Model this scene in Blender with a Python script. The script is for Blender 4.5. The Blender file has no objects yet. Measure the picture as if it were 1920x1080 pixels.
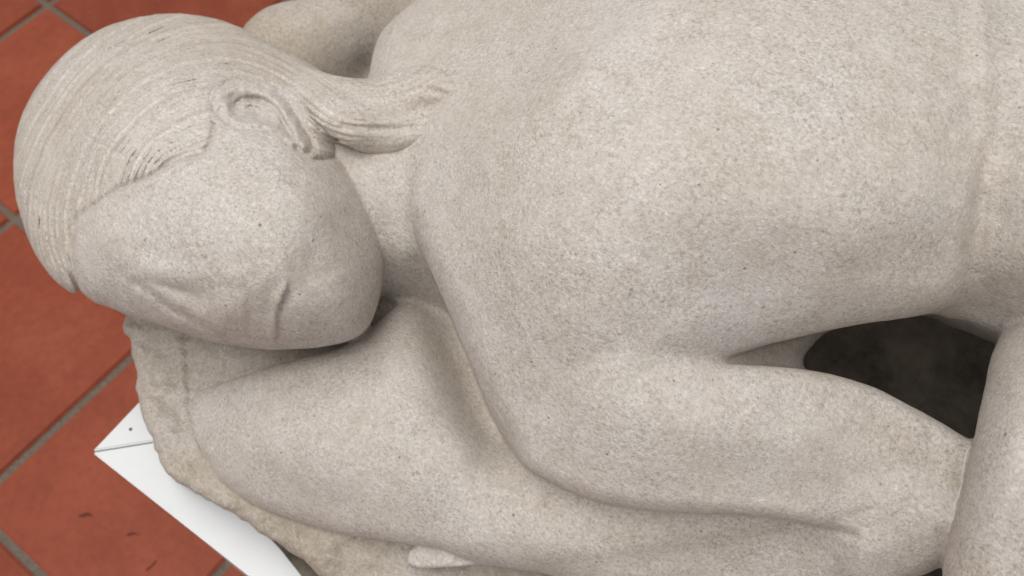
import bpy, bmesh, math, random
import numpy as np
from mathutils import Matrix, Vector

random.seed(4)
S = bpy.context.scene
COL = S.collection

# ------------------------------------------------------------------ camera
TILE = 0.33
F_PX, IW, IH = 1761.0, 1920.0, 1080.0
TILT, ROLL, YAW = map(math.radians, (28.285, 0.686, -38.418))
CAM = np.array([5.37397, -2.46715, 3.87993]) * TILE


def rot(t, r, y):
    c, s = math.cos(y), math.sin(y)
    Rz = np.array([[c, -s, 0], [s, c, 0], [0, 0, 1]])
    c, s = math.cos(t), math.sin(t)
    Rx = np.array([[1, 0, 0], [0, c, s], [0, -s, c]])
    c, s = math.cos(r), math.sin(r)
    Ry = np.array([[c, 0, s], [0, 1, 0], [-s, 0, c]])
    return Ry @ Rx @ Rz


RM = rot(TILT, ROLL, YAW)          # world -> camera
RT = RM.T
cd = bpy.data.cameras.new('camera')
cam = bpy.data.objects.new('camera', cd)
COL.objects.link(cam)
m4 = np.eye(4)
m4[:3, :3] = RT
m4[:3, 3] = CAM
cam.matrix_world = Matrix(m4.tolist())
cd.sensor_width = 36.0
cd.lens = F_PX / IW * 36.0
cd.clip_start = 0.02
cd.clip_end = 100
cd.dof.use_dof = True
cd.dof.focus_distance = 0.56
cd.dof.aperture_fstop = 9.0
S.camera = cam

# ------------------------------------------------------------------ light: soft indoor daylight from overhead
wd = bpy.data.worlds.new('World')
S.world = wd
wd.use_nodes = True
bg = wd.node_tree.nodes['Background']
bg.inputs['Color'].default_value = (0.99, 0.985, 0.992, 1)
bg.inputs['Strength'].default_value = 0.57


def area(name, loc, target, size, power, color):
    ld = bpy.data.lights.new(name, 'AREA')
    ld.shape = 'RECTANGLE'
    ld.size, ld.size_y = size
    ld.energy = power
    ld.color = color
    o = bpy.data.objects.new(name, ld)
    COL.objects.link(o)
    o.location = loc
    d = Vector(target) - Vector(loc)
    o.rotation_euler = d.to_track_quat('-Z', 'Y').to_euler()
    return o


S.view_settings.view_transform = 'Standard'
S.view_settings.look = 'None'
S.view_settings.exposure = 0.0
S.view_settings.gamma = 1.0

PLINTH_Z = 0.50


def ray(u, v):
    u = np.asarray(u, float)
    v = np.asarray(v, float)
    d = np.stack([(u - IW / 2) / F_PX, (IH / 2 - v) / F_PX, -np.ones_like(u + v)], -1)
    return d @ RM                    # = R^T d


def at_z(u, v, z):
    d = ray(u, v)
    k = (CAM[2] - z) / -d[..., 2]
    return CAM + d * k[..., None]


# image axes on the ground, used to place the lamps round the piece
mid = at_z(960.0, 540.0, 0.75)
far = at_z(960.0, 0.0, 0.75) - mid
far /= np.linalg.norm(far)           # away from the photographer
rgt = at_z(1920.0, 540.0, 0.75) - mid
rgt /= np.linalg.norm(rgt)
L1 = mid + -far * 0.1 - rgt * 0.6 + np.array([0, 0, 2.3])
area('skylight', L1, mid, (1.9, 1.5), 50, (1.0, 0.985, 0.96))

# ------------------------------------------------------------------ materials


def newmat(name):
    m = bpy.data.materials.new(name)
    m.use_nodes = True
    nt = m.node_tree
    return m, nt, nt.nodes['Principled BSDF']


def N(nt, t, **kw):
    n = nt.nodes.new(t)
    for k, v in kw.items():
        if k in n.inputs:
            n.inputs[k].default_value = v
        else:
            setattr(n, k, v)
    return n


def ramp(nt, src, stops):
    r = nt.nodes.new('ShaderNodeValToRGB')
    e = r.color_ramp.elements
    while len(e) < len(stops):
        e.new(0.5)
    for i, (p, c) in enumerate(stops):
        e[i].position = p
        e[i].color = (*c, 1) if len(c) == 3 else c
    nt.links.new(src, r.inputs[0])
    return r.outputs[0]


def mix(nt, fac, a, b, mode='MIX'):
    n = nt.nodes.new('ShaderNodeMix')
    n.data_type = 'RGBA'
    n.blend_type = mode
    for sock, val in ((n.inputs[0], fac), (n.inputs[6], a), (n.inputs[7], b)):
        if isinstance(val, (int, float)):
            sock.default_value = val
        elif isinstance(val, tuple):
            sock.default_value = (*val, 1)
        else:
            nt.links.new(val, sock)
    return n.outputs[2]


def noise(nt, co, scale, detail=4, rough=0.55, dist=0.0):
    n = N(nt, 'ShaderNodeTexNoise', Scale=scale, Detail=detail, Roughness=rough, Distortion=dist)
    nt.links.new(co, n.inputs['Vector'])
    return n.outputs['Fac']


def math_(nt, op, a, b=None):
    n = nt.nodes.new('ShaderNodeMath')
    n.operation = op
    for i, val in enumerate((a, b)):
        if val is None:
            continue
        if isinstance(val, (int, float)):
            n.inputs[i].default_value = val
        else:
            nt.links.new(val, n.inputs[i])
    return n.outputs[0]


def cells(nt, co, scale, frac, r0, r1):
    """scattered specks: the middle of a random share of voronoi cells"""
    vo = N(nt, 'ShaderNodeTexVoronoi', Scale=scale, Randomness=1.0)
    nt.links.new(co, vo.inputs['Vector'])
    sel = N(nt, 'ShaderNodeSeparateColor')
    nt.links.new(vo.outputs['Color'], sel.inputs[0])
    thr = math_(nt, 'MULTIPLY', math_(nt, 'GREATER_THAN', sel.outputs[0], 1 - frac), math_(nt, 'ADD', r0, math_(nt, 'MULTIPLY', sel.outputs[1], r1 - r0)))
    d = math_(nt, 'SUBTRACT', thr, vo.outputs['Distance'])
    return ramp(nt, d, [(0.0, (0, 0, 0)), (0.05, (1, 1, 1))])


def stone(name, base, brown, pale, relief=1.0, brown_amt=0.7, streak=False):
    m, nt, b = newmat(name)
    co = nt.nodes.new('ShaderNodeTexCoord').outputs['Object']
    mp = N(nt, 'ShaderNodeMapping')
    mp.inputs['Rotation'].default_value = (0.3, 0.2, 0.9)
    mp.inputs['Scale'].default_value = (1, 2.4, 1.6)
    nt.links.new(co, mp.inputs['Vector'])
    ani = mp.outputs[0]
    mp2 = N(nt, 'ShaderNodeMapping')
    mp2.inputs['Rotation'].default_value = (0.1, 0.5, -0.5)
    mp2.inputs['Scale'].default_value = (1, 2.6, 1.6)
    nt.links.new(co, mp2.inputs['Vector'])
    ani2 = mp2.outputs[0]
    big = noise(nt, co, 8.5, 5, 0.6, 0.5)
    med = noise(nt, ani, 26, 5, 0.65, 0.8)
    mott = noise(nt, co, 75, 5, 0.7, 0.5)
    grain = noise(nt, co, 430, 6, 0.78, 0.4)
    fleck = noise(nt, ani, 260, 4, 0.65, 1.5)
    fleck2 = noise(nt, ani2, 310, 4, 0.65, 1.5)
    rough_mask = ramp(nt, noise(nt, co, 17, 4, 0.6), [(0.32, (0.45,) * 3), (0.65, (1,) * 3)])
    bb = math_(nt, 'MULTIPLY', ramp(nt, big, [(0.38, (1, 1, 1)), (0.62, (0, 0, 0))]), brown_amt)
    c = mix(nt, bb, base, brown)
    c = mix(nt, math_(nt, 'MULTIPLY', ramp(nt, med, [(0.52, (0, 0, 0)), (0.70, (1, 1, 1))]), 0.22), c, pale)
    c = mix(nt, math_(nt, 'MULTIPLY', ramp(nt, med, [(0.28, (1, 1, 1)), (0.45, (0, 0, 0))]), 0.30), c, brown)
    c = mix(nt, 1.0, c, ramp(nt, mott, [(0.32, (0.92, 0.905, 0.875)), (0.50, (1, 1, 1)), (0.68, (1.06, 1.055, 1.06))]), 'MULTIPLY')
    g = ramp(nt, grain, [(0.36, (0.62, 0.59, 0.55)), (0.455, (0.94, 0.93, 0.92)), (0.54, (1.05, 1.05, 1.05)), (0.64, (1.27, 1.27, 1.27))])
    c = mix(nt, rough_mask, c, mix(nt, 1.0, c, g, 'MULTIPLY'))
    for fl_, am in ((fleck, 0.75), (fleck2, 0.6)):
        fl = ramp(nt, fl_, [(0.31, (0.68, 0.65, 0.61)), (0.44, (1, 1, 1)), (0.57, (1, 1, 1)), (0.70, (1.30, 1.30, 1.30))])
        c = mix(nt, am, c, mix(nt, 1.0, c, fl, 'MULTIPLY'))
    shell = cells(nt, ani2, 110.0, 0.10, 0.06, 0.22)
    c = mix(nt, math_(nt, 'MULTIPLY', shell, 0.38), c, pale)
    pit = cells(nt, co, 120.0, 0.20, 0.05, 0.12)
    hole = cells(nt, ani, 34.0, 0.16, 0.02, 0.055)
    c = mix(nt, math_(nt, 'MULTIPLY', pit, 0.6), c, (0.15, 0.125, 0.10))
    c = mix(nt, math_(nt, 'MULTIPLY', hole, 0.7), c, (0.13, 0.105, 0.08))
    scr = ramp(nt, noise(nt, ani, 48, 6, 0.75, 2.2), [(0.64, (0, 0, 0)), (0.70, (1, 1, 1))])
    c = mix(nt, math_(nt, 'MULTIPLY', scr, 0.40), c, pale)
    if streak:
        at = N(nt, 'ShaderNodeAttribute', attribute_name='strand')
        cx_ = N(nt, 'ShaderNodeCombineXYZ')
        nt.links.new(at.outputs['Fac'], cx_.inputs[0])
        sn = noise(nt, cx_.outputs[0], 1.0, 3, 0.6)
        c = mix(nt, 0.8, c, mix(nt, 1.0, c, ramp(nt, sn, [(0.32, (0.80, 0.765, 0.71)), (0.5, (1, 1, 1)), (0.68, (1.18, 1.18, 1.18))]), 'MULTIPLY'))
    nt.links.new(c, b.inputs['Base Color'])
    b.inputs['Roughness'].default_value = 0.93
    b.inputs['Specular IOR Level'].default_value = 0.15
    h = math_(nt, 'MULTIPLY', math_(nt, 'MULTIPLY', grain, 0.9), rough_mask)
    h = math_(nt, 'ADD', h, math_(nt, 'MULTIPLY', fleck, 0.6))
    h = math_(nt, 'ADD', h, math_(nt, 'MULTIPLY', fleck2, 0.4))
    h = math_(nt, 'ADD', h, math_(nt, 'MULTIPLY', mott, 0.9 * relief))
    h = math_(nt, 'ADD', h, math_(nt, 'MULTIPLY', scr, 0.15))
    h = math_(nt, 'SUBTRACT', h, math_(nt, 'MULTIPLY', math_(nt, 'ADD', pit, hole), 0.7))
    bp = N(nt, 'ShaderNodeBump', Strength=0.8, Distance=0.0015 * relief)
    nt.links.new(h, bp.inputs['Height'])
    nt.links.new(bp.outputs[0], b.inputs['Normal'])
    return m


PALE = (0.655, 0.615, 0.58)
M_STONE = stone('limestone', (0.582, 0.540, 0.503), (0.505, 0.445, 0.372), PALE, 1.0, 0.55)
M_HAIR = stone('limestone_hair', (0.575, 0.533, 0.492), (0.485, 0.43, 0.36), PALE, 0.9, 0.7, True)
M_ROUGH = stone('limestone_rough', (0.57, 0.515, 0.46), (0.47, 0.405, 0.325), (0.62, 0.58, 0.54), 1.4, 0.8)

m, nt, b = newmat('white_paint')
co = nt.nodes.new('ShaderNodeTexCoord').outputs['Object']
c = ramp(nt, noise(nt, co, 9, 3), [(0.3, (0.69, 0.705, 0.71)), (0.7, (0.75, 0.765, 0.77))])
sc_ = ramp(nt, noise(nt, co, 55, 6, 0.8, 1.5), [(0.60, (0, 0, 0)), (0.72, (1, 1, 1))])
c = mix(nt, math_(nt, 'MULTIPLY', sc_, 0.22), c, (0.50, 0.48, 0.44))
du = cells(nt, co, 85.0, 0.05, 0.03, 0.10)
c = mix(nt, math_(nt, 'MULTIPLY', du, 0.35), c, (0.40, 0.38, 0.35))
nt.links.new(c, b.inputs['Base Color'])
b.inputs['Roughness'].default_value = 0.42
M_WHITE = m

m, nt, b = newmat('bedding_pit_shade')
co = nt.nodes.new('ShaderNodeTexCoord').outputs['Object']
c = ramp(nt, noise(nt, co, 22, 6, 0.7), [(0.35, (0.06, 0.05, 0.038)), (0.65, (0.19, 0.16, 0.12))])  # dark brown of the plate, also painted shade for the hollow under the torso
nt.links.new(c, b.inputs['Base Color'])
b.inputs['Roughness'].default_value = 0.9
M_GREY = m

m, nt, b = newmat('terracotta')
tc = nt.nodes.new('ShaderNodeTexCoord')
oi = nt.nodes.new('ShaderNodeObjectInfo')
ad = nt.nodes.new('ShaderNodeVectorMath')
ad.operation = 'ADD'
sc = nt.nodes.new('ShaderNodeVectorMath')
sc.operation = 'SCALE'
nt.links.new(oi.outputs['Location'], sc.inputs[0])
sc.inputs['Scale'].default_value = 3.1
nt.links.new(tc.outputs['Object'], ad.inputs[0])
nt.links.new(sc.outputs[0], ad.inputs[1])
co = ad.outputs[0]
c1 = ramp(nt, noise(nt, co, 7, 5, 0.6, 0.8), [(0.3, (0.25, 0.048, 0.0195)), (0.55, (0.305, 0.064, 0.027)), (0.75, (0.34, 0.085, 0.040))])
c2 = ramp(nt, noise(nt, co, 90, 4, 0.7), [(0.3, (0.86, 0.84, 0.82)), (0.6, (1.04, 1.05, 1.06))])
c = mix(nt, 1.0, c1, c2, 'MULTIPLY')
tv = ramp(nt, oi.outputs['Random'], [(0.0, (0.86, 0.83, 0.80)), (1.0, (1.10, 1.13, 1.16))])
c = mix(nt, 1.0, c, tv, 'MULTIPLY')
nt.links.new(c, b.inputs['Base Color'])
b.inputs['Roughness'].default_value = 0.55
b.inputs['Specular IOR Level'].default_value = 0.3
bp = N(nt, 'ShaderNodeBump', Strength=0.25, Distance=0.0015)
nt.links.new(noise(nt, co, 140, 4, 0.65), bp.inputs['Height'])
nt.links.new(bp.outputs[0], b.inputs['Normal'])
M_TILE = m

m, nt, b = newmat('grout')
co = nt.nodes.new('ShaderNodeTexCoord').outputs['Object']
c = ramp(nt, noise(nt, co, 160, 4, 0.7), [(0.3, (0.12, 0.092, 0.068)), (0.7, (0.22, 0.178, 0.14))])
nt.links.new(c, b.inputs['Base Color'])
b.inputs['Roughness'].default_value = 0.95
M_GROUT = m

m, nt, b = newmat('dark_fleck')
co = nt.nodes.new('ShaderNodeTexCoord').outputs['Object']
c = ramp(nt, noise(nt, co, 300, 3), [(0.3, (0.09, 0.018, 0.012)), (0.7, (0.16, 0.03, 0.02))])
nt.links.new(c, b.inputs['Base Color'])
b.inputs['Roughness'].default_value = 0.8
M_FLECK = m

m, nt, b = newmat('pale_mortar')
co = nt.nodes.new('ShaderNodeTexCoord').outputs['Object']
c = ramp(nt, noise(nt, co, 260, 4, 0.7), [(0.3, (0.52, 0.48, 0.45)), (0.65, (0.64, 0.62, 0.60))])
nt.links.new(c, b.inputs['Base Color'])
b.inputs['Roughness'].default_value = 0.9
M_MORTAR = m

# ------------------------------------------------------------------ object helpers


def link(name, me, mat, parent=None):
    o = bpy.data.objects.new(name, me)
    COL.objects.link(o)
    if mat and not me.materials:
        me.materials.append(mat)
    if parent:
        o.parent = parent
    return o


def empty(name, loc, label, cat, group=None):
    o = bpy.data.objects.new(name, None)
    COL.objects.link(o)
    o.location = loc
    o.empty_display_size = 0.05
    o['label'] = label
    o['category'] = cat
    if group:
        o['group'] = group
    return o


# ------------------------------------------------------------------ floor: grout bed and single tiles
me = bpy.data.meshes.new('floor')
g = 4.0
me.from_pydata([(-g, -g, 0), (g + 1, -g, 0), (g + 1, g, 0), (-g, g, 0)], [], [(0, 1, 2, 3)])
floor = link('floor', me, M_GROUT)
floor['kind'] = 'structure'
JOINT = 0.0115
bm = bmesh.new()
bmesh.ops.create_cube(bm, size=1.0)
bmesh.ops.scale(bm, vec=(TILE - JOINT, TILE - JOINT, 0.012), verts=bm.verts)
bmesh.ops.translate(bm, vec=(0, 0, -0.0020), verts=bm.verts)
top = [e for e in bm.edges if all(v.co.z > 0 for v in e.verts)]
bmesh.ops.bevel(bm, geom=top, offset=0.003, segments=2, affect='EDGES')
tile_me = bpy.data.meshes.new('tile')
bm.to_mesh(tile_me)
bm.free()
for i in range(-6, 10):
    for j in range(-8, 9):
        # Grid lines run at whole tile units
        o = link('tile', tile_me, M_TILE, floor)
        o.location = ((i + 0.5) * TILE, (j + 0.5) * TILE, random.uniform(0.0004, 0.0012))
        o.rotation_euler = (random.uniform(-1, 1) * 0.002, random.uniform(-1, 1) * 0.002, random.uniform(-1, 1) * 0.003 + random.choice((0, 1, 2, 3)) * math.pi / 2)

# ------------------------------------------------------------------ white plinth with mitred top boards
corner = at_z(171.5, 847.0, PLINTH_Z)
d2 = at_z(466.6, 1080.0, PLINTH_Z) - corner
ang = math.atan2(d2[1], d2[0])
pl = empty('plinth', (corner[0], corner[1], 0), 'white painted plinth with mitred top boards under the stone figure', 'plinth')
pl.rotation_euler = (0, 0, ang)
PW, PD, BW, BT = 1.15, 0.80, 0.16, 0.022     # along edge 2, along edge 1, board width, board thickness


def prism(pts, z0, z1, bevel=0.0012, z1_pts=None):
    bm = bmesh.new()
    lo = [bm.verts.new((x, y, z0)) for x, y in pts]
    hi = [bm.verts.new((x, y, z1)) for x, y in pts]
    n = len(pts)
    bm.faces.new(lo[::-1])
    bm.faces.new(hi)
    for k in range(n):
        bm.faces.new((lo[k], lo[(k + 1) % n], hi[(k + 1) % n], hi[k]))
    bmesh.ops.recalc_face_normals(bm, faces=bm.faces)
    if bevel:
        bmesh.ops.bevel(bm, geom=bm.edges[:], offset=bevel, segments=2, affect='EDGES')
    me = bpy.data.meshes.new('board')
    bm.to_mesh(me)
    bm.free()
    return me


gp = 0.0005
zt0, zt1 = PLINTH_Z - BT, PLINTH_Z
link('top_board', prism([(gp * 2, 0), (PW - gp * 2, 0), (PW - BW - gp, BW), (BW + gp, BW)], zt0, zt1), M_WHITE, pl)
link('top_board', prism([(0, gp * 2), (BW, BW + gp), (BW, PD - BW - gp), (0, PD - gp * 2)], zt0, zt1), M_WHITE, pl)
link('top_board', prism([(PW, gp * 2), (PW, PD - gp * 2), (PW - BW, PD - BW - gp), (PW - BW, BW + gp)], zt0, zt1), M_WHITE, pl)
link('top_board', prism([(gp * 2, PD), (BW + gp, PD - BW), (PW - BW - gp, PD - BW), (PW - gp * 2, PD)], zt0, zt1), M_WHITE, pl)
link('top_panel', prism([(BW + .001, BW + .001), (PW - BW - .001, BW + .001), (PW - BW - .001, PD - BW - .001), (BW + .001, PD - BW - .001)], zt0, zt1 - .0005), M_WHITE, pl)
zs0, zs1 = 0.008, zt0 - 0.0005
t = 0.018
i_ = 0.004
link('side_panel', prism([(i_, i_), (PW - i_, i_), (PW - i_, i_ + t), (i_, i_ + t)], zs0, zs1), M_WHITE, pl)
link('side_panel', prism([(i_, PD - i_ - t), (PW - i_, PD - i_ - t), (PW - i_, PD - i_), (i_, PD - i_)], zs0, zs1), M_WHITE, pl)
link('side_panel', prism([(i_, i_ + t), (i_ + t, i_ + t), (i_ + t, PD - i_ - t), (i_, PD - i_ - t)], zs0, zs1), M_WHITE, pl)
link('side_panel', prism([(PW - i_ - t, i_ + t), (PW - i_, i_ + t), (PW - i_, PD - i_ - t), (PW - i_ - t, PD - i_ - t)], zs0, zs1), M_WHITE, pl)
# small countersunk screw head in the board
sp = at_z(245.0, 805.0, PLINTH_Z)
rel = Matrix.Rotation(-ang, 3, 'Z') @ Vector((sp[0] - corner[0], sp[1] - corner[1], 0))
bm = bmesh.new()
bmesh.ops.create_cone(bm, cap_ends=True, segments=16, radius1=0.0016, radius2=0.0012, depth=0.0012)
me = bpy.data.meshes.new('screw')
bm.to_mesh(me)
bm.free()
o = link('screw', me, M_GREY, pl)
o.location = (rel.x, rel.y, PLINTH_Z + 0.0002)

# three little flecks on the tile
for k, (u, v, lab, s_, a_) in enumerate([
        (160, 972, 'small curled dark red fleck on the tile, farthest from the white plinth', 1.0, 0.5),
        (251, 1006, 'small hooked dark red fleck on the tile, middle of three', 0.9, 1.1),
        (284, 1061, 'small dark red fleck on the tile, nearest the white plinth', 0.8, 2.1)]):
    p = at_z(float(u), float(v), 0.0056)
    bm = bmesh.new()
    nseg = 7
    rows = []
    for q in range(nseg):
        tq = q / (nseg - 1)
        x = (tq - .5) * 0.019 * s_
        y = 0.006 * math.sin(tq * 2.4 + k) * s_
        w = 0.0019 * math.sin(math.pi * min(max(tq, .06), .94)) * (1 + .5 * math.sin(5 * tq + k)) * s_
        z = 0.0006 + 0.0022 * abs(tq - .45)
        rows.append([bm.verts.new((x, y - w, z)), bm.verts.new((x, y, z + .0013)), bm.verts.new((x, y + w, z + .0003)), bm.verts.new((x, y, z - .0006))])
    for q in range(nseg - 1):
        for c_ in range(4):
            bm.faces.new((rows[q][c_], rows[q + 1][c_], rows[q + 1][(c_ + 1) % 4], rows[q][(c_ + 1) % 4]))
    bm.faces.new(rows[0])
    bm.faces.new(rows[-1][::-1])
    bmesh.ops.recalc_face_normals(bm, faces=bm.faces)
    me = bpy.data.meshes.new('fleck')
    bm.to_mesh(me)
    bm.free()
    o = link('fleck', me, M_FLECK)
    o.location = p
    o.rotation_euler = (0, 0, a_)
    o['label'] = lab
    o['category'] = 'fleck'
    o['group'] = 'flecks on the tile'

# ------------------------------------------------------------------ the carved figure
# Each carved form has an outline as drawn from above, a height for its upper
# surface and rounded flanks; forms are blended as a solid and then meshed.
DROP = CAM[2] - PLINTH_Z                       # camera above plinth top


class Lat:
    """lattice of sight lines u,v and depths D on which solids are sampled"""

    def __init__(s, u0, u1, v0, v1, st, D0, D1, dst):
        s.u = np.arange(u0, u1 + st * .5, st, dtype=np.float64)
        s.v = np.arange(v0, v1 + st * .5, st, dtype=np.float64)
        s.D = np.arange(D0, D1 + dst * .5, dst, dtype=np.float32)
        s.U, s.V = np.meshgrid(s.u, s.v, indexing='ij')
        s.down = -ray(s.U, s.V)[..., 2]
        s.d3 = s.D[None, None, :]


def catmull(pts, n=6, closed=True):
    P = np.array(pts, float)
    N_ = len(P)
    out = []
    rng = range(N_ if closed else N_ - 1)
    for i in rng:
        if closed:
            p0, p1, p2, p3 = P[i - 1], P[i], P[(i + 1) % N_], P[(i + 2) % N_]
        else:
            p0, p1, p2, p3 = P[max(i - 1, 0)], P[i], P[i + 1], P[min(i + 2, N_ - 1)]
        for k in range(n):
            t = k / n
            out.append(.5 * ((2 * p1) + (-p0 + p2) * t + (2 * p0 - 5 * p1 + 4 * p2 - p3) * t * t + (-p0 + 3 * p1 - 3 * p2 + p3) * t ** 3))
    if not closed:
        out.append(P[-1])
    return np.array(out)


def curve_dist(L, pts, smooth=4):
    """unsigned distance (px) to an open curve and the running parameter 0..1 along it"""
    C = catmull(pts, smooth, False) if smooth else np.array(pts, float)
    best = np.full(L.U.shape, 1e9)
    par = np.zeros(L.U.shape)
    side = np.zeros(L.U.shape)
    n = len(C) - 1
    for k in range(n):
        a, b_ = C[k], C[k + 1]
        e = b_ - a
        t = np.clip(((L.U - a[0]) * e[0] + (L.V - a[1]) * e[1]) / (e @ e + 1e-9), 0, 1)
        dx, dy = L.U - a[0] - t * e[0], L.V - a[1] - t * e[1]
        d = np.hypot(dx, dy)
        mk = d < best
        best = np.where(mk, d, best)
        par = np.where(mk, (k + t) / n, par)
        side = np.where(mk, np.sign(e[0] * dy - e[1] * dx), side)
    return best, par, side


def poly_sd(L, pts, smooth=4):
    C = catmull(pts, smooth) if smooth else np.array(pts, float)
    best = np.full(L.U.shape, 1e18)
    ins = np.zeros(L.U.shape, bool)
    for k in range(len(C)):
        a, b_ = C[k], C[(k + 1) % len(C)]
        e = b_ - a
        t = np.clip(((L.U - a[0]) * e[0] + (L.V - a[1]) * e[1]) / (e @ e + 1e-9), 0, 1)
        best = np.minimum(best, (L.U - a[0] - t * e[0]) ** 2 + (L.V - a[1] - t * e[1]) ** 2)
        if a[1] != b_[1]:
            c = (L.V >= min(a[1], b_[1])) & (L.V < max(a[1], b_[1]))
            xi = a[0] + (L.V - a[1]) / (b_[1] - a[1]) * e[0]
            ins ^= c & (L.U < xi)
    d = np.sqrt(best)
    return np.where(ins, -d, d)


def tps(L, ctrl, reg=1e-4):
    P = np.array(ctrl, float)
    X, h = P[:, :2] / 500.0, P[:, 2]
    n = len(P)
    phi = lambda r2: 0.5 * r2 * np.log(r2 + 1e-9)
    K = phi(((X[:, None] - X[None]) ** 2).sum(-1)) + reg * np.eye(n)
    Q = np.c_[np.ones(n), X]
    A = np.zeros((n + 3, n + 3))
    A[:n, :n] = K
    A[:n, n:] = Q
    A[n:, :n] = Q.T
    w = np.linalg.solve(A, np.r_[h, 0, 0, 0])
    u, v = L.U / 500.0, L.V / 500.0
    out = w[n] + w[n + 1] * u + w[n + 2] * v
    for k in range(n):
        out = out + w[k] * phi((u - X[k, 0]) ** 2 + (v - X[k, 1]) ** 2)
    return out


def gauss(L, u, v, su, sv=None, a=0.0):
    sv = sv or su
    c, s = math.cos(math.radians(a)), math.sin(math.radians(a))
    x, y = (L.U - u) * c + (L.V - v) * s, -(L.U - u) * s + (L.V - v) * c
    return np.exp(-.5 * ((x / su) ** 2 + (y / sv) ** 2))


_rs = np.random.RandomState(11)
_NG = _rs.rand(64, 64)


def vnoise(L, scale, seed=0):
    """smooth value noise over the plan, period of `scale` px, range -1..1"""
    x = L.U / scale + seed * 7.31
    y = L.V / scale + seed * 3.77
    xi, yi = np.floor(x).astype(int), np.floor(y).astype(int)
    fx, fy = x - xi, y - yi
    fx, fy = fx * fx * (3 - 2 * fx), fy * fy * (3 - 2 * fy)
    g_ = lambda a, b_: _NG[a % 64, b_ % 64]
    return 2 * ((g_(xi, yi) * (1 - fx) + g_(xi + 1, yi) * fx) * (1 - fy) + (g_(xi, yi + 1) * (1 - fx) + g_(xi + 1, yi + 1) * fx) * fy) - 1


def smin(a, b_, k):
    if np.isscalar(k) and k <= 0:
        return np.minimum(a, b_)
    h = np.maximum(k - np.abs(a - b_), 0) / k
    return np.minimum(a, b_) - h * h * (k * .25)


def smax(a, b_, k):
    return -smin(-a, -b_, k)


def solid(L, outline, ctrl, rx, rz, thick=None, hbot=None, hadd=None, dref=None, rfield=None):
    s = poly_sd(L, outline)
    h = tps(L, ctrl)
    if hadd is not None:
        h = h + hadd
    Df = (DROP - h) / L.down
    dm = float(np.median(Df[s < 0])) if dref is None else dref
    sm = s * dm / F_PX
    r_x = rx if rfield is None else rfield
    q1 = ((sm + r_x) / r_x).astype(np.float32)[..., None]
    if thick is not None:
        q2 = (np.abs(L.d3 - (Df + thick / 2).astype(np.float32)[..., None]) - (thick / 2 - rz)) / rz
    else:
        q2 = ((Df + rz).astype(np.float32)[..., None] - L.d3) / rz
    sc_ = np.minimum(r_x, rz)
    if rfield is not None:
        sc_ = sc_.astype(np.float32)[..., None]
    f = np.sqrt(np.maximum(q1, 0) ** 2 + np.maximum(q2, 0) ** 2) + np.minimum(np.maximum(q1, q2), 0) - 1
    f = f * sc_
    if hbot is not None:
        Db = (DROP - hbot) / L.down
        f = np.maximum(f, L.d3 - Db.astype(np.float32)[..., None])
    return f.astype(np.float32)


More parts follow.
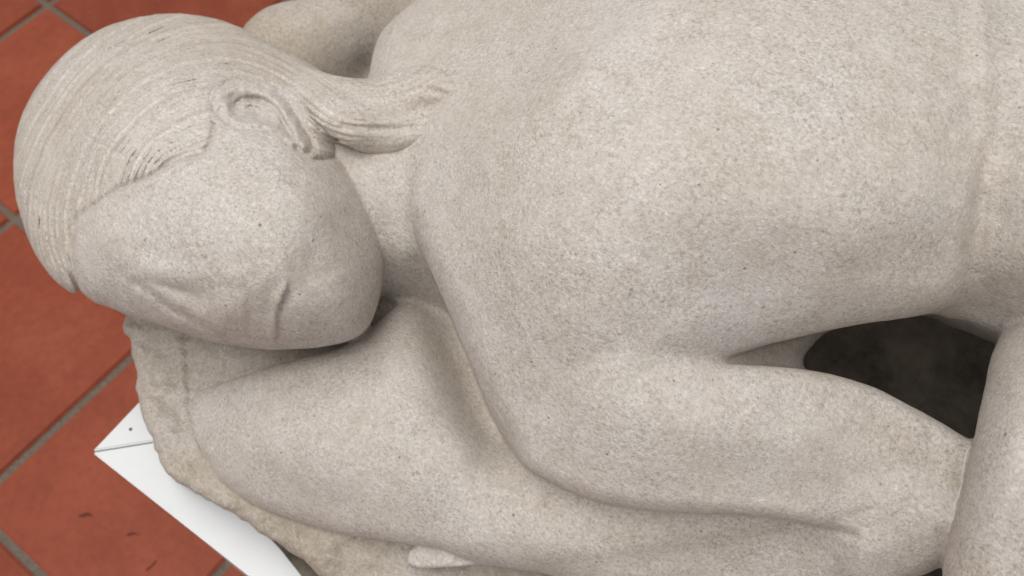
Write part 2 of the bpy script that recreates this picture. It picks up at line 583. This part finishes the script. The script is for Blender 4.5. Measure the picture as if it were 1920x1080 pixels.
def mesh_from(L, Fv, name):
    """surface nets"""
    neg = Fv < 0
    nx, ny, nz = Fv.shape
    cnt = np.zeros((nx - 1, ny - 1, nz - 1), np.int8)
    for dx in (0, 1):
        for dy in (0, 1):
            for dz in (0, 1):
                cnt += neg[dx:nx - 1 + dx, dy:ny - 1 + dy, dz:nz - 1 + dz]
    act = (cnt > 0) & (cnt < 8)
    ci = np.argwhere(act)
    idx = np.full(act.shape, -1, np.int32)
    idx[act] = np.arange(len(ci))
    acc = np.zeros((len(ci), 3))
    num = np.zeros(len(ci))
    cx, cy, cz = ci.T
    corners = [(a, b_, c) for a in (0, 1) for b_ in (0, 1) for c in (0, 1)]
    vals = {k: Fv[cx + k[0], cy + k[1], cz + k[2]].astype(np.float64) for k in corners}
    for k in corners:
        for ax in range(3):
            if k[ax] == 0:
                k2 = list(k)
                k2[ax] = 1
                k2 = tuple(k2)
                a, b_ = vals[k], vals[k2]
                mk = (a < 0) != (b_ < 0)
                t = np.where(mk, a / np.where(mk, a - b_, 1), 0)
                p = np.tile(np.array(k, float), (len(ci), 1))
                p[:, ax] += t
                acc += p * mk[:, None]
                num += mk
    pos = ci + acc / num[:, None]
    uu = L.u[0] + pos[:, 0] * (L.u[1] - L.u[0])
    vv = L.v[0] + pos[:, 1] * (L.v[1] - L.v[0])
    DD = L.D[0] + pos[:, 2] * (L.D[1] - L.D[0])
    W = CAM + ray(uu, vv) * DD[:, None]
    global me_uv
    me_uv = (uu, vv)
    quads = []
    for ax in range(3):
        sl0, sl1 = [slice(None)] * 3, [slice(None)] * 3
        sl0[ax], sl1[ax] = slice(0, -1), slice(1, None)
        a, b_ = neg[tuple(sl0)], neg[tuple(sl1)]
        o1, o2 = [(1, 2), (2, 0), (0, 1)][ax]
        ed = np.argwhere(a != b_)
        ok = (ed[:, o1] > 0) & (ed[:, o2] > 0) & (ed[:, o1] < Fv.shape[o1] - 1) & (ed[:, o2] < Fv.shape[o2] - 1)
        ed = ed[ok]
        sgn = a[tuple(ed.T)]

        def vid(d1, d2):
            q = ed.copy()
            q[:, o1] -= d1
            q[:, o2] -= d2
            return idx[tuple(q.T)]
        q = np.stack([vid(1, 1), vid(0, 1), vid(0, 0), vid(1, 0)], 1)
        q[~sgn] = q[~sgn][:, ::-1]
        quads.append(q)
    Q = np.concatenate(quads)[:, ::-1]      # u right, v down, D away: a left-handed frame... v down & D away keep orientation
    me = bpy.data.meshes.new(name)
    me.vertices.add(len(W))
    me.vertices.foreach_set('co', (W - BASE).ravel())
    me.loops.add(Q.size)
    me.loops.foreach_set('vertex_index', Q.ravel().astype(np.int32))
    me.polygons.add(len(Q))
    me.polygons.foreach_set('loop_start', np.arange(0, Q.size, 4, dtype=np.int32))
    me.polygons.foreach_set('use_smooth', np.ones(len(Q), bool))
    me.update(calc_edges=True)
    me.validate()
    return me


def relax(me, it=2, fac=0.5):
    """light Laplacian smoothing of the meshed surface (removes lattice steps)"""
    n = len(me.vertices)
    co = np.empty(n * 3)
    me.vertices.foreach_get('co', co)
    co = co.reshape(-1, 3)
    e = np.empty(len(me.edges) * 2, np.int32)
    me.edges.foreach_get('vertices', e)
    e = e.reshape(-1, 2)
    deg = np.bincount(e.ravel(), minlength=n)
    for _ in range(it):
        for w in (fac, -fac * 1.03):
            a = np.stack([np.bincount(e[:, 0], co[e[:, 1], k], n) + np.bincount(e[:, 1], co[e[:, 0], k], n) for k in range(3)], 1) / np.maximum(deg, 1)[:, None]
            co = co + w * (a - co)
    me.vertices.foreach_set('co', co.ravel())
    me.update()


BASE = at_z(1000.0, 760.0, PLINTH_Z)
fig = empty('stone_sculpture', BASE, 'pale limestone carving of a curled up nude with combed hair, on the white plinth', 'sculpture')

# ---- outlines (plan drawn at the sight of the photograph)
O_HEAD = [(27, 300), (35, 240), (60, 180), (100, 125), (150, 80), (200, 52), (260, 34), (320, 27), (380, 32), (430, 45), (480, 68), (530, 96), (575, 125), (610, 170), (625, 220),
          (640, 270), (662, 308), (686, 345), (702, 385), (713, 430), (720, 485), (716, 540), (703, 588), (682, 622), (650, 640), (610, 649), (560, 655), (500, 655), (430, 647), (380, 636), (340, 623), (290, 606),
          (240, 591), (205, 577), (170, 566), (130, 545), (95, 515), (65, 470), (45, 420), (30, 360)]


def f_head(L):
    ctrl = [(330, 250, .292), (480, 260, .295), (200, 250, .268), (200, 400, .262), (330, 400, .290), (480, 400, .300), (600, 400, .290), (560, 300, .295),
            (330, 130, .272), (480, 150, .272), (120, 300, .235), (260, 500, .262), (400, 530, .275), (540, 530, .278), (640, 520, .265), (650, 400, .272), (430, 610, .255), (560, 625, .25), (300, 90, .255)]
    sg = lambda x: 1 / (1 + np.exp(-np.clip(x, -40, 40)))
    add = (-.0016 * gauss(L, 300, 480, 40, 16, 12)       # eye socket under the brow
           + .0028 * gauss(L, 310, 514, 36, 14, 14) - .0020 * gauss(L, 318, 540, 34, 5, 16)      # closed lid
           - .0012 * gauss(L, 330, 544, 34, 10, 22)
           + .0030 * gauss(L, 225, 470, 46, 26, 40)      # brow
           + .0034 * gauss(L, 405, 592, 26, 26)          # wing of the nose
           - .0022 * gauss(L, 365, 560, 26, 22)
           - .0032 * gauss(L, 582, 508, 34, 30)          # hollow below the cheek
           + .0030 * gauss(L, 640, 505, 34, 44)
           + .0036 * gauss(L, 566, 592, 24, 26)          # lower lip and chin
           + .0028 * gauss(L, 655, 580, 30, 30)
           + .0030 * gauss(L, 500, 420, 90, 70))
    add = add + .0030 * sg((463 - L.U) / 3.5) * gauss(L, 445, 585, 34, 34)          # fold beside the mouth
    d, p, sd = curve_dist(L, [(534, 548), (526, 568), (519, 590), (516, 612), (518, 636)])
    add = add + (.0024 * np.exp(-.5 * ((d - 5) / 6.0) ** 2) * (sd > 0) - .0026 * np.exp(-.5 * (d / 7.5) ** 2) * (sd <= 0) - .0012 * np.exp(-.5 * (d / 20.0) ** 2) * (sd <= 0))
    d, p, sd = curve_dist(L, [(250, 530), (289, 555), (316, 578), (352, 595), (390, 618), (428, 638), (500, 644), (600, 640), (650, 632)])
    w_ = .0020 * np.exp(-.5 * ((p - .32) / .22) ** 2) + .0010
    add = add - w_ * np.exp(-.5 * (d / 6.5) ** 2) + .0016 * np.exp(-.5 * ((d - 12) / 8.0) ** 2) * (p < .6)
    add = add + .0009 * vnoise(L, 26, 21) * gauss(L, 430, 560, 200, 90)
    return solid(L, O_HEAD, ctrl, .052, .062, thick=.19, hadd=add)


O_EAR = [(396, 198), (410, 164), (436, 147), (480, 146), (516, 159), (546, 189), (567, 224), (585, 255), (590, 276), (577, 290), (558, 286), (543, 270), (528, 256), (504, 246), (470, 244), (438, 240), (418, 228), (402, 214)]


# region of hair on the head (wraps past the crown outline)
O_FACEHAIR = [(215, 640), (172, 572), (150, 545), (137, 500), (135, 455), (143, 415), (178, 386), (231, 352), (278, 334), (320, 310), (345, 300), (380, 292), (398, 262), (405, 215), (402, 180), (425, 158), (480, 152),
              (525, 172), (556, 210), (580, 262), (600, 300), (690, 250), (690, 60), (500, -60), (300, -80), (80, -20), (-60, 150), (-80, 400), (30, 600), (120, 660)]

O_TORSO = [(745, 300), (738, 335), (760, 402), (798, 488), (830, 560), (860, 630), (890, 700), (915, 760), (940, 812), (985, 862), (1060, 880), (1140, 840), (1230, 740), (1330, 682), (1420, 652), (1510, 629), (1600, 610), (1700, 596),
           (1785, 574), (1830, 520), (1846, 450), (1853, 380), (1857, 300), (1857, 200), (1855, 100), (1850, 0), (1840, -150), (1700, -300), (1400, -360), (1100, -320), (900, -200), (830, -80), (790, -12), (745, 28), (716, 60), (700, 100), (692, 150), (705, 215)]
C_TORSO = [(720, 120, .235), (800, 40, .25), (900, -100, .24), (850, 140, .285), (900, 250, .310), (800, 400, .262), (830, 300, .280), (950, 450, .318), (900, 620, .262), (960, 780, .240), (1060, 600, .315), (1100, 800, .265), (1200, 450, .360), (1200, 640, .315),
           (1000, 150, .335), (1050, 60, .338), (1100, 250, .366), (1200, 120, .378), (1300, 250, .392), (1300, 0, .385), (1450, 150, .400), (1450, 400, .382), (1420, 560, .335), (1600, 250, .400), (1600, 60, .402), (1600, 450, .376), (1600, 550, .344), (1740, 250, .398), (1740, 100, .402),
           (1750, 400, .379), (1770, 500, .350), (1830, 250, .392), (1600, -200, .36), (1300, -220, .34)]

O_HIP = [(1840, -150), (1848, 100), (1852, 300), (1846, 430), (1826, 530), (1780, 582), (1830, 606), (1880, 622), (1960, 640), (2100, 660), (2240, 560), (2300, 300), (2280, 0), (2150, -200), (2000, -260)]
O_HIPLOW = [(1740, 520), (1772, 572), (1800, 600), (1840, 622), (1890, 640), (1980, 660), (2060, 600), (2040, 420), (1850, 420)]
C_HIPLOW = [(1790, 585, .262), (1800, 520, .285), (1840, 580, .285), (1880, 610, .285), (1960, 560, .31), (1900, 480, .31)]
C_HIP = [(1870, 60, .396), (1870, 250, .390), (1880, 420, .372), (1870, 520, .345), (1860, 590, .300), (2050, 200, .41), (2050, 500, .38), (2200, 100, .38), (1950, -150, .36), (2200, 500, .33)]

O_THIGH = [(1935, 548), (1900, 585), (1872, 635), (1852, 695), (1840, 755), (1828, 815), (1818, 860), (1803, 925), (1784, 995), (1771, 1045), (1768, 1090), (1775, 1200), (1830, 1330), (1980, 1400), (2150, 1330), (2240, 1100), (2250, 800), (2180, 600), (2050, 520)]
C_THIGH = [(1900, 650, .325), (1880, 780, .335), (1850, 950, .325), (1830, 1060, .310), (2000, 700, .352), (2000, 950, .352), (1980, 1150, .33), (2150, 800, .33)]

O_ARM = [(1040, 720), (985, 790), (972, 830), (985, 868), (1020, 896), (1080, 926), (1150, 946), (1250, 960), (1360, 963), (1450, 970), (1530, 984), (1600, 1003), (1618, 1036), (1600, 1075), (1640, 1105), (1695, 1082), (1776, 1044), (1850, 990), (1870, 930), (1885, 880), (1870, 846), (1810, 820), (1760, 790), (1700, 757), (1640, 727), (1560, 702), (1480, 689), (1400, 684), (1330, 682), (1260, 665), (1180, 660), (1100, 675)]
C_ARM = [(980, 800, .235), (1040, 720, .272), (1060, 860, .246), (1120, 720, .294), (1200, 700, .302), (1200, 800, .288), (1200, 900, .260), (1200, 940, .247), (1350, 720, .296), (1350, 800, .293), (1350, 900, .264), (1350, 950, .252), (1500, 740, .290), (1500, 820, .285), (1500, 920, .260), (1500, 970, .251),
         (1650, 790, .280), (1650, 880, .268), (1650, 980, .240), (1770, 850, .275), (1760, 950, .258), (1750, 1030, .240), (1690, 1060, .226), (1640, 1055, .224), (1620, 1010, .234)]

O_LOWARM = [(960, 850), (900, 930), (860, 1000), (900, 1045), (1000, 1062), (1080, 1100), (1250, 1150), (1450, 1140), (1600, 1110), (1690, 1080), (1776, 1042), (1850, 980), (1700, 900), (1400, 880), (1150, 870)]
C_LOWARM = [(980, 910, .176), (1000, 1000, .172), (1100, 960, .198), (1100, 1030, .188), (1250, 985, .204), (1250, 1060, .186), (1400, 985, .210), (1400, 1060, .186), (1550, 1010, .222), (1550, 1060, .206), (1610, 1040, .236), (1620, 1080, .222), (1640, 1030, .241), (1690, 1050, .238), (1740, 1020, .245), (1300, 1110, .165), (900, 960, .166)]

O_PILLOW = [(348, 758), (372, 734), (412, 720), (460, 702), (560, 672), (640, 652), (690, 620), (735, 580), (830, 520), (950, 640), (1050, 800), (1120, 930), (1080, 1010), (1005, 1052), (930, 1042), (850, 1031), (740, 1017), (640, 1001), (560, 978), (480, 950), (425, 915), (390, 875), (364, 825), (348, 775)]
C_PILLOW = [(375, 760, .100), (385, 830, .104), (460, 735, .138), (450, 850, .128), (480, 930, .108), (420, 790, .122), (560, 700, .162), (560, 800, .165), (600, 900, .150), (600, 970, .118), (700, 640, .172), (700, 720, .182), (720, 850, .175), (720, 950, .150), (740, 1000, .134), (760, 680, .184), (790, 760, .187), (850, 880, .181), (870, 960, .166), (870, 1025, .146),
            (760, 620, .174), (845, 640, .160), (800, 560, .155), (880, 740, .166), (920, 840, .172), (985, 905, .175), (1000, 960, .178), (980, 1035, .158), (1080, 960, .186)]

O_NECK = [(560, 150), (660, 160), (760, 180), (850, 300), (880, 480), (900, 640), (840, 640), (760, 585), (700, 560), (640, 500), (560, 350)]
C_NECK = [(600, 200, .262), (700, 200, .255), (690, 320, .250), (730, 335, .248), (740, 420, .230), (770, 480, .210), (720, 500, .194), (790, 540, .165), (830, 600, .130), (850, 420, .22)]

O_SLAB = [(238, 588), (243, 640), (254, 692), (262, 746), (274, 802), (289, 832), (301, 866), (330, 902), (372, 927), (420, 956), (468, 985), (510, 1012), (560, 1047), (612, 1087), (720, 1170), (1000, 1300), (1500, 1340), (2000, 1300), (2200, 1000), (2250, 500), (2200, 200), (2000, 150), (1500, 120), (1000, 100), (700, 180), (400, 330)]
C_SLAB = [(260, 640, .082), (290, 760, .084), (330, 850, .090), (420, 940, .088), (540, 1020, .078), (330, 640, .086), (400, 660, .098), (500, 680, .112), (330, 720, .080), (650, 1040, .080), (620, 1020, .086), (750, 1060, .086), (900, 1070, .085), (600, 650, .130), (700, 600, .145),
          (1000, 1150, .06), (1700, 690, -.03), (1700, 850, -.03), (1600, 700, -.03), (1800, 760, -.03), (1840, 600, -.03), (1500, 680, -.02), (1850, 700, .004), (1740, 1100, -.04), (1725, 1065, -.04), (1700, 1150, -.02), (1000, 600, .05), (1300, 400, .03), (2000, 500, .02), (2000, 1100, .02)]  # negative heights open the slab; the dark plate beneath stands in for deep shade

O_BACKROCK = [(440, 130), (452, 62), (472, 34), (500, 14), (540, 2), (585, -6), (650, -20), (740, -60), (900, -120), (1000, 0), (960, 200), (800, 260), (650, 240), (520, 200)]
C_BACKROCK = [(480, 60, .185), (540, 60, .190), (600, 80, .180), (660, 110, .155), (690, 130, .135), (640, 30, .185), (720, 30, .165), (760, -20, .16), (560, 140, .165), (800, 100, .15)]

O_FINGER = [(764, 1046), (772, 1030), (800, 1018), (880, 1020), (1010, 1040), (1010, 1052), (960, 1052), (880, 1060), (800, 1066), (770, 1062)]
C_FINGER = [(780, 1045, .116), (850, 1040, .122), (950, 1048, .128), (1000, 1046, .13)]

O_ARMPIT = [(1310, 690), (1360, 665), (1460, 640), (1560, 600), (1530, 640), (1508, 668), (1500, 700), (1440, 720)]
C_ARMPIT = [(1400, 680, .268), (1480, 650, .25), (1500, 680, .238), (1540, 620, .25)]


def f_slab(L):
    add = (.0045 * np.exp(-.5 * (curve_dist(L, [(338, 640), (342, 700), (350, 760), (368, 830), (402, 888)])[0] / 7.0) ** 2)
           - .0040 * np.exp(-.5 * (curve_dist(L, [(352, 690), (356, 760), (376, 828), (412, 888), (470, 930), (560, 972)])[0] / 8.0) ** 2))
    rough = .0022 * vnoise(L, 34, 1) + .0022 * vnoise(L, 17, 2) + .0016 * vnoise(L, 8, 3)
    rim = np.clip(1.25 - curve_dist(L, O_SLAB[:14], 0)[0] / 75.0, 0.06, 1)
    add = add + rough * 0.8 * rim + .006 * gauss(L, 630, 1030, 26, 30) + .0045 * vnoise(L, 24, 51) * gauss(L, 335, 810, 30, 70) + .004 * vnoise(L, 30, 52) * gauss(L, 680, 1045, 80, 40) + .004 * vnoise(L, 60, 53) * gauss(L, 1680, 720, 150, 90)
    f = solid(L, O_SLAB, C_SLAB, .010, .012, hbot=.010, hadd=add)
    back_ = solid(L, O_BACKROCK, C_BACKROCK, .03, .035, hbot=.010)
    edge = (.0016 * vnoise(L, 30, 5) + .0011 * vnoise(L, 11, 6)).astype(np.float32)[..., None]
    return smin(f + edge, back_, .004)


def f_body(L):
    hd = f_head(L)
    sh = poly_sd(L, O_FACEHAIR)
    se = poly_sd(L, O_EAR) + 3
    bed = np.maximum(.0085 *1 / (1 + np.exp(np.clip(sh / 2.4, -40, 40))), .0135 / (1 + np.exp(np.clip(se / 2.2, -40, 40)))) - .0024 * gauss(L, 260, 340, 150, 60, -25) * np.exp(-.5 * ((sh - 8) / 6.0) ** 2)
    hd = hd + bed.astype(np.float32)[..., None]
    ck = .0042 * np.exp(-.5 * (curve_dist(L, [(1090, 930), (1200, 952), (1330, 960), (1450, 970), (1530, 984), (1605, 1004)])[0] / 6.0) ** 2)
    tor_add = (.0095 * gauss(L, 1060, 160, 180, 34, -40) - .004 * gauss(L, 930, 140, 90, 50, -36))
    sm = lambda x: np.clip(x, 0, 1) ** 2 * (3 - 2 * np.clip(x, 0, 1))
    right = sm((L.U - 1500) / 250.0)
    rf = .013 + .017 * sm((L.U - 950) / 250.0) - right * (.012 + (1 - sm((L.V - 200) / 220.0)) * .013)
    tor = solid(L, O_TORSO, C_TORSO, .024, .030, thick=.22, hadd=tor_add, rfield=rf)
    arm = solid(L, O_ARM, C_ARM, .008, .012, thick=.10)
    f = smin(tor, arm, .009)
    dl, pl_, sl = curve_dist(L, [(960, 1056), (1080, 1050), (1180, 1038), (1330, 1012), (1470, 984)])
    low_step = .0050 * (1 / (1 + np.exp(-np.where(sl > 0, dl, -dl) / 7.0))) * np.exp(-np.maximum(dl - 20, 0) / 120.0)
    low = solid(L, O_LOWARM, C_LOWARM, .022, .03, thick=.12, hadd=-ck - low_step)
    dv, pv, sv = curve_dist(L, [(786, 540), (822, 590), (848, 650), (878, 725), (908, 790), (940, 840), (985, 885), (1050, 920)])
    dv = np.where(sv < 0, 0, dv)
    val = .019 * np.exp(-.5 * (dv / 26.0) ** 2) * np.clip((1.02 - pv) / .25, 0, 1)
    pil = solid(L, O_PILLOW, C_PILLOW, .010, .013, thick=.10, hadd=-val)
    f = smin(f, smin(low, pil, .02), (.005 + .009 * sm((L.U - 1480) / 160.0)).astype(np.float32)[..., None])
    nk = solid(L, O_NECK, C_NECK, .03, .03, thick=.14)
    f = smin(f, nk, .012)
    hip = solid(L, O_HIP, C_HIP, .004, .006, thick=.28)
    f = smin(f, hip, .016)
    f = smin(f, solid(L, O_HIPLOW, C_HIPLOW, .03, .06, thick=.2), .02)
    f = smin(f, solid(L, O_ARMPIT, C_ARMPIT, .010, .012, thick=.10), .004)
    th = solid(L, O_THIGH, C_THIGH, .022, .034, thick=.24)
    f = smin(f, th, .003)
    f = smin(f, solid(L, O_FINGER, C_FINGER, .003, .004, thick=.03, hadd=.0022 * vnoise(L, 20, 71) + .0014 * vnoise(L, 9, 72)), .002)
    f = smin(f, hd, .004)
    return f + (.00028 * vnoise(L, 52, 8) + .00016 * vnoise(L, 23, 9)).astype(np.float32)[..., None]


import time
T0 = time.time()
L = Lat(-20, 2330, -390, 1420, 4.0, 0.43, 0.80, 0.0022)
Fb = f_body(L)
me = mesh_from(L, Fb, 'body')
relax(me, 2)
body = link('body', me, M_STONE, fig)
print('body', len(me.polygons), time.time() - T0)
del Fb

L = Lat(200, 2290, -140, 1380, 5.0, 0.60, 0.98, 0.003)
me = mesh_from(L, f_slab(L), 'base')
relax(me, 1)
base = link('base_slab', me, M_ROUGH, fig)
print('base', len(me.polygons), time.time() - T0)

# ---- hair: combed strands over the skull, gathered to a tail on the shoulder
O_TAIL = [(500, 120), (560, 122), (606, 136), (650, 145), (692, 147), (730, 138), (765, 126), (808, 124), (848, 145), (874, 182), (858, 214), (832, 245), (790, 270), (740, 288), (690, 288), (645, 270), (605, 240), (570, 190), (540, 150)]
C_TAIL = [(510, 125, .236), (530, 160, .258), (560, 130, .248), (600, 170, .272), (640, 210, .281), (680, 165, .270), (690, 230, .277), (700, 274, .262), (760, 150, .274), (760, 210, .275), (760, 264, .262), (830, 145, .286), (830, 200, .284), (868, 185, .290), (820, 238, .274)]
OUT_C = [(150, 570), (95, 515), (65, 470), (45, 420), (30, 360), (27, 300), (35, 240), (60, 180), (100, 125), (150, 80), (200, 52), (260, 34), (320, 27), (380, 32), (430, 45), (480, 68), (530, 96), (575, 120), (625, 140), (690, 148), (760, 130), (830, 130), (875, 180)]
IN_C = [(168, 575), (150, 500), (165, 430), (205, 380), (260, 320), (320, 240), (380, 170), (450, 138), (520, 150), (565, 195), (610, 250), (690, 285), (770, 275), (840, 235), (875, 185)]


def f_hair(L):
    hd = f_head(L)
    sh = poly_sd(L, O_FACEHAIR)
    do, po, so = curve_dist(L, OUT_C)
    di, pi_, si = curve_dist(L, IN_C)
    di = di * np.where(si > 0, -1, 1)
    w = do + np.abs(di) + 1e-3
    g = .5 * (do - di)
    wob = 3.4 * vnoise(L, 75, 12) + 1.5 * vnoise(L, 30, 13)
    gg = g + wob
    strand = (2.2 * np.abs(np.cos(np.pi * gg / 10.4)) ** 3 - .9) * (.85 + .25 * vnoise(L, 40, 31)) + .3 * np.sin(2 * np.pi * gg / 27.0) + .25 * np.sin(2 * np.pi * gg / 5.3 + L.U / 50.0)
    amp = .00115 * (.9 + .15 * vnoise(L, 90, 14))
    amp = amp * np.clip(-sh / 18.0, 0.05, 1) * np.clip(do * so / 26.0, .12, 1)
    amp = amp * (1 - .75 * gauss(L, 205, 305, 16, 26, 25))
    tail_zone = np.clip((L.U - 540) / 120.0, 0, 1)
    amp = amp * (1 - .35 * tail_zone) * (1 - .7 * gauss(L, 806, 204, 46, 22, -8))
    dn, _, _ = curve_dist(L, [(166, 258), (190, 272), (230, 292)])
    sid = np.floor(gg / 10.4).astype(int)
    al = po * 34.0
    a0 = np.floor(al).astype(int)
    fa = al - a0
    stroke = _NG[sid % 64, a0 % 64] * (1 - fa) + _NG[sid % 64, (a0 + 1) % 64] * fa
    strand = np.clip(-strand * (.3 + 1.15 * stroke) * amp * 1.15, -.0017, .00085) * (1 - .55 * (vnoise(L, 36, 61) > .35)) + .0012 * np.exp(-.5 * (dn / 3.5) ** 2)
    groove = strand.astype(np.float32)[..., None]
    lift = -.0054 / (1 + np.exp(-np.clip((sh + 6) / 3.0, -40, 40))) - .0045 * gauss(L, 354, 262, 24, 22) + .0006
    L.strand = gg
    cap = smax(hd - lift.astype(np.float32)[..., None], -(hd + .012), .0005)
    cap = smax(cap, ((sh - 6) * .58 / F_PX).astype(np.float32)[..., None], .002)
    dl, _, _ = curve_dist(L, [(635, 165), (690, 188), (750, 178), (800, 168), (845, 180), (868, 184)])
    dl2, _, _ = curve_dist(L, [(645, 236), (720, 242), (790, 238), (830, 222), (862, 192)])
    add = (-.0085 * gauss(L, 806, 204, 44, 19, -8) - .0020 * gauss(L, 700, 210, 60, 16, 4) - .0022 * np.exp(-.5 * (dl / 5.0) ** 2) - .0024 * np.exp(-.5 * (dl2 / 5.0) ** 2))
    tail = solid(L, O_TAIL, C_TAIL, .011, .011, thick=.055, hadd=add)
    f = smin(cap, tail, .010)
    return f + groove


L = Lat(10, 892, 10, 640, 2.0, 0.53, 0.82, 0.0014)
me = mesh_from(L, f_hair(L), 'hair')
relax(me, 1, .25)
st_ = me.attributes.new('strand', 'FLOAT', 'POINT')
ii = np.clip(((me_uv[0] - L.u[0]) / 2.0), 0, len(L.u) - 1.001)
jj = np.clip(((me_uv[1] - L.v[0]) / 2.0), 0, len(L.v) - 1.001)
st_.data.foreach_set('value', (L.strand[np.round(ii).astype(int), np.round(jj).astype(int)] / 9.6).astype(np.float32))
link('hair', me, M_HAIR, fig)
print('hair', len(me.polygons), time.time() - T0)

# ---- ear
def f_ear(L):
    hd = f_head(L)
    s = poly_sd(L, O_EAR)
    db, pb, _ = curve_dist(L, [(408, 200), (414, 181), (436, 165), (473, 167), (507, 179), (527, 201), (546, 231), (562, 261), (571, 274)])
    di, pi_, _ = curve_dist(L, [(440, 196), (452, 187), (478, 185), (503, 194), (520, 209), (534, 232), (545, 252)])
    dt, pt, _ = curve_dist(L, [(424, 196), (430, 218), (454, 233), (490, 233), (520, 246), (546, 268)])
    e = (-.0046 + .0050 * np.exp(-.5 * (db / 8.5) ** 2) + .0022 * gauss(L, 570, 266, 10, 13, -30) - .0026 * np.exp(-.5 * (di / 3.8) ** 2)
         - .0030 * gauss(L, 478, 208, 30, 12, 16)
         - .0030 * gauss(L, 446, 194, 4.5, 4) - .0030 * gauss(L, 470, 201, 5, 3.5, 15) - .0030 * gauss(L, 483, 205, 4, 3.5)
         + .0044 * np.exp(-.5 * (dt / 6.0) ** 2) + .0009 * vnoise(L, 12, 41) + .0012 * gauss(L, 418, 212, 6, 5) - .0020 * gauss(L, 410, 206, 6, 9, 30))
    e = e + .0030 * gauss(L, 513, 164, 18, 6, 24) + .0030 * gauss(L, 484, 156, 18, 6, 4)
    e = 1.5 * e * (1 - 1 / (1 + np.exp(-np.clip((s + 1) / 2.4, -40, 40)))) - .0009 / (1 + np.exp(-np.clip((s - 3.5) / 1.2, -40, 40)))
    f = smax(hd - e.astype(np.float32)[..., None], -(hd + .018), .0005)
    return smax(f, ((s - 12) * .56 / F_PX).astype(np.float32)[..., None], .0012)


L = Lat(385, 605, 130, 305, 2.0, 0.55, 0.66, 0.0012)
me = mesh_from(L, f_ear(L), 'ear')
relax(me, 1, .4)
link('ear', me, M_STONE, fig)

# thin pale mortar bead where the elbow meets the thigh
from mathutils.bvhtree import BVHTree
nv = len(body.data.vertices)
cv = np.empty(nv * 3)
body.data.vertices.foreach_get('co', cv)
tree = BVHTree.FromPolygons(cv.reshape(-1, 3).tolist(), [p.vertices[:] for p in body.data.polygons])


def on_body(u, v):
    d = ray(float(u), float(v))
    hit = tree.ray_cast(Vector(CAM - BASE), Vector(d))
    return hit[0], hit[1]


bead = []
for v in np.linspace(838, 1004, 34):
    best = None
    prev = None
    for u in np.arange(1765, 1850, 2.0):            # the fold between the two forms along this row
        h_, n_ = on_body(u, v)
        if h_ is None:
            continue
        if prev is not None:
            turn = prev[1].dot(n_) + 12.0 * min((prev[0] - h_).length, .02)
            if best is None or turn < best[0]:
                best = (turn, (prev[0] + h_) * .5 if (prev[0] - h_).length < .006 else prev[0])
        prev = (h_, n_)
    if best:
        bead.append(best[1])
for _ in range(3):
    bead = [bead[0]] + [(bead[k - 1] + bead[k] * 2 + bead[k + 1]) * .25 for k in range(1, len(bead) - 1)] + [bead[-1]]
bm = bmesh.new()
rings = []
for k, p in enumerate(bead):
    tdir = (bead[min(k + 1, len(bead) - 1)] - bead[max(k - 1, 0)]).normalized()
    a_ = tdir.cross(Vector((0, 0, 1))).normalized()
    b_ = a_.cross(tdir)
    rr = (.0003 + .0006 * random.random()) * (.5 if k in (0, len(bead) - 1) else 1)
    rings.append([bm.verts.new(p + (a_ * math.cos(q * math.pi / 3) + b_ * math.sin(q * math.pi / 3) * .7) * rr) for q in range(6)])
for k in range(len(rings) - 1):
    for q in range(6):
        bm.faces.new((rings[k][q], rings[k][(q + 1) % 6], rings[k + 1][(q + 1) % 6], rings[k + 1][q])).smooth = True
bm.faces.new(rings[0][::-1])
bm.faces.new(rings[-1])
me = bpy.data.meshes.new('mortar_seam')
bm.to_mesh(me)
bm.free()
link('mortar_seam', me, M_MORTAR, fig)

# thin bedding plate between carved block and plinth; its dark brown paints the pit's shade
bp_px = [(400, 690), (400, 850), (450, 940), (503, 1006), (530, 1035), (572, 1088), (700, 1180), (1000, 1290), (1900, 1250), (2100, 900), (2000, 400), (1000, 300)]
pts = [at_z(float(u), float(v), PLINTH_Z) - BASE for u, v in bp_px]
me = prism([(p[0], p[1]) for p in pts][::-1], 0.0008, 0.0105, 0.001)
link('bedding_plate_pit_shade', me, M_GREY, fig)
print('total', time.time() - T0)
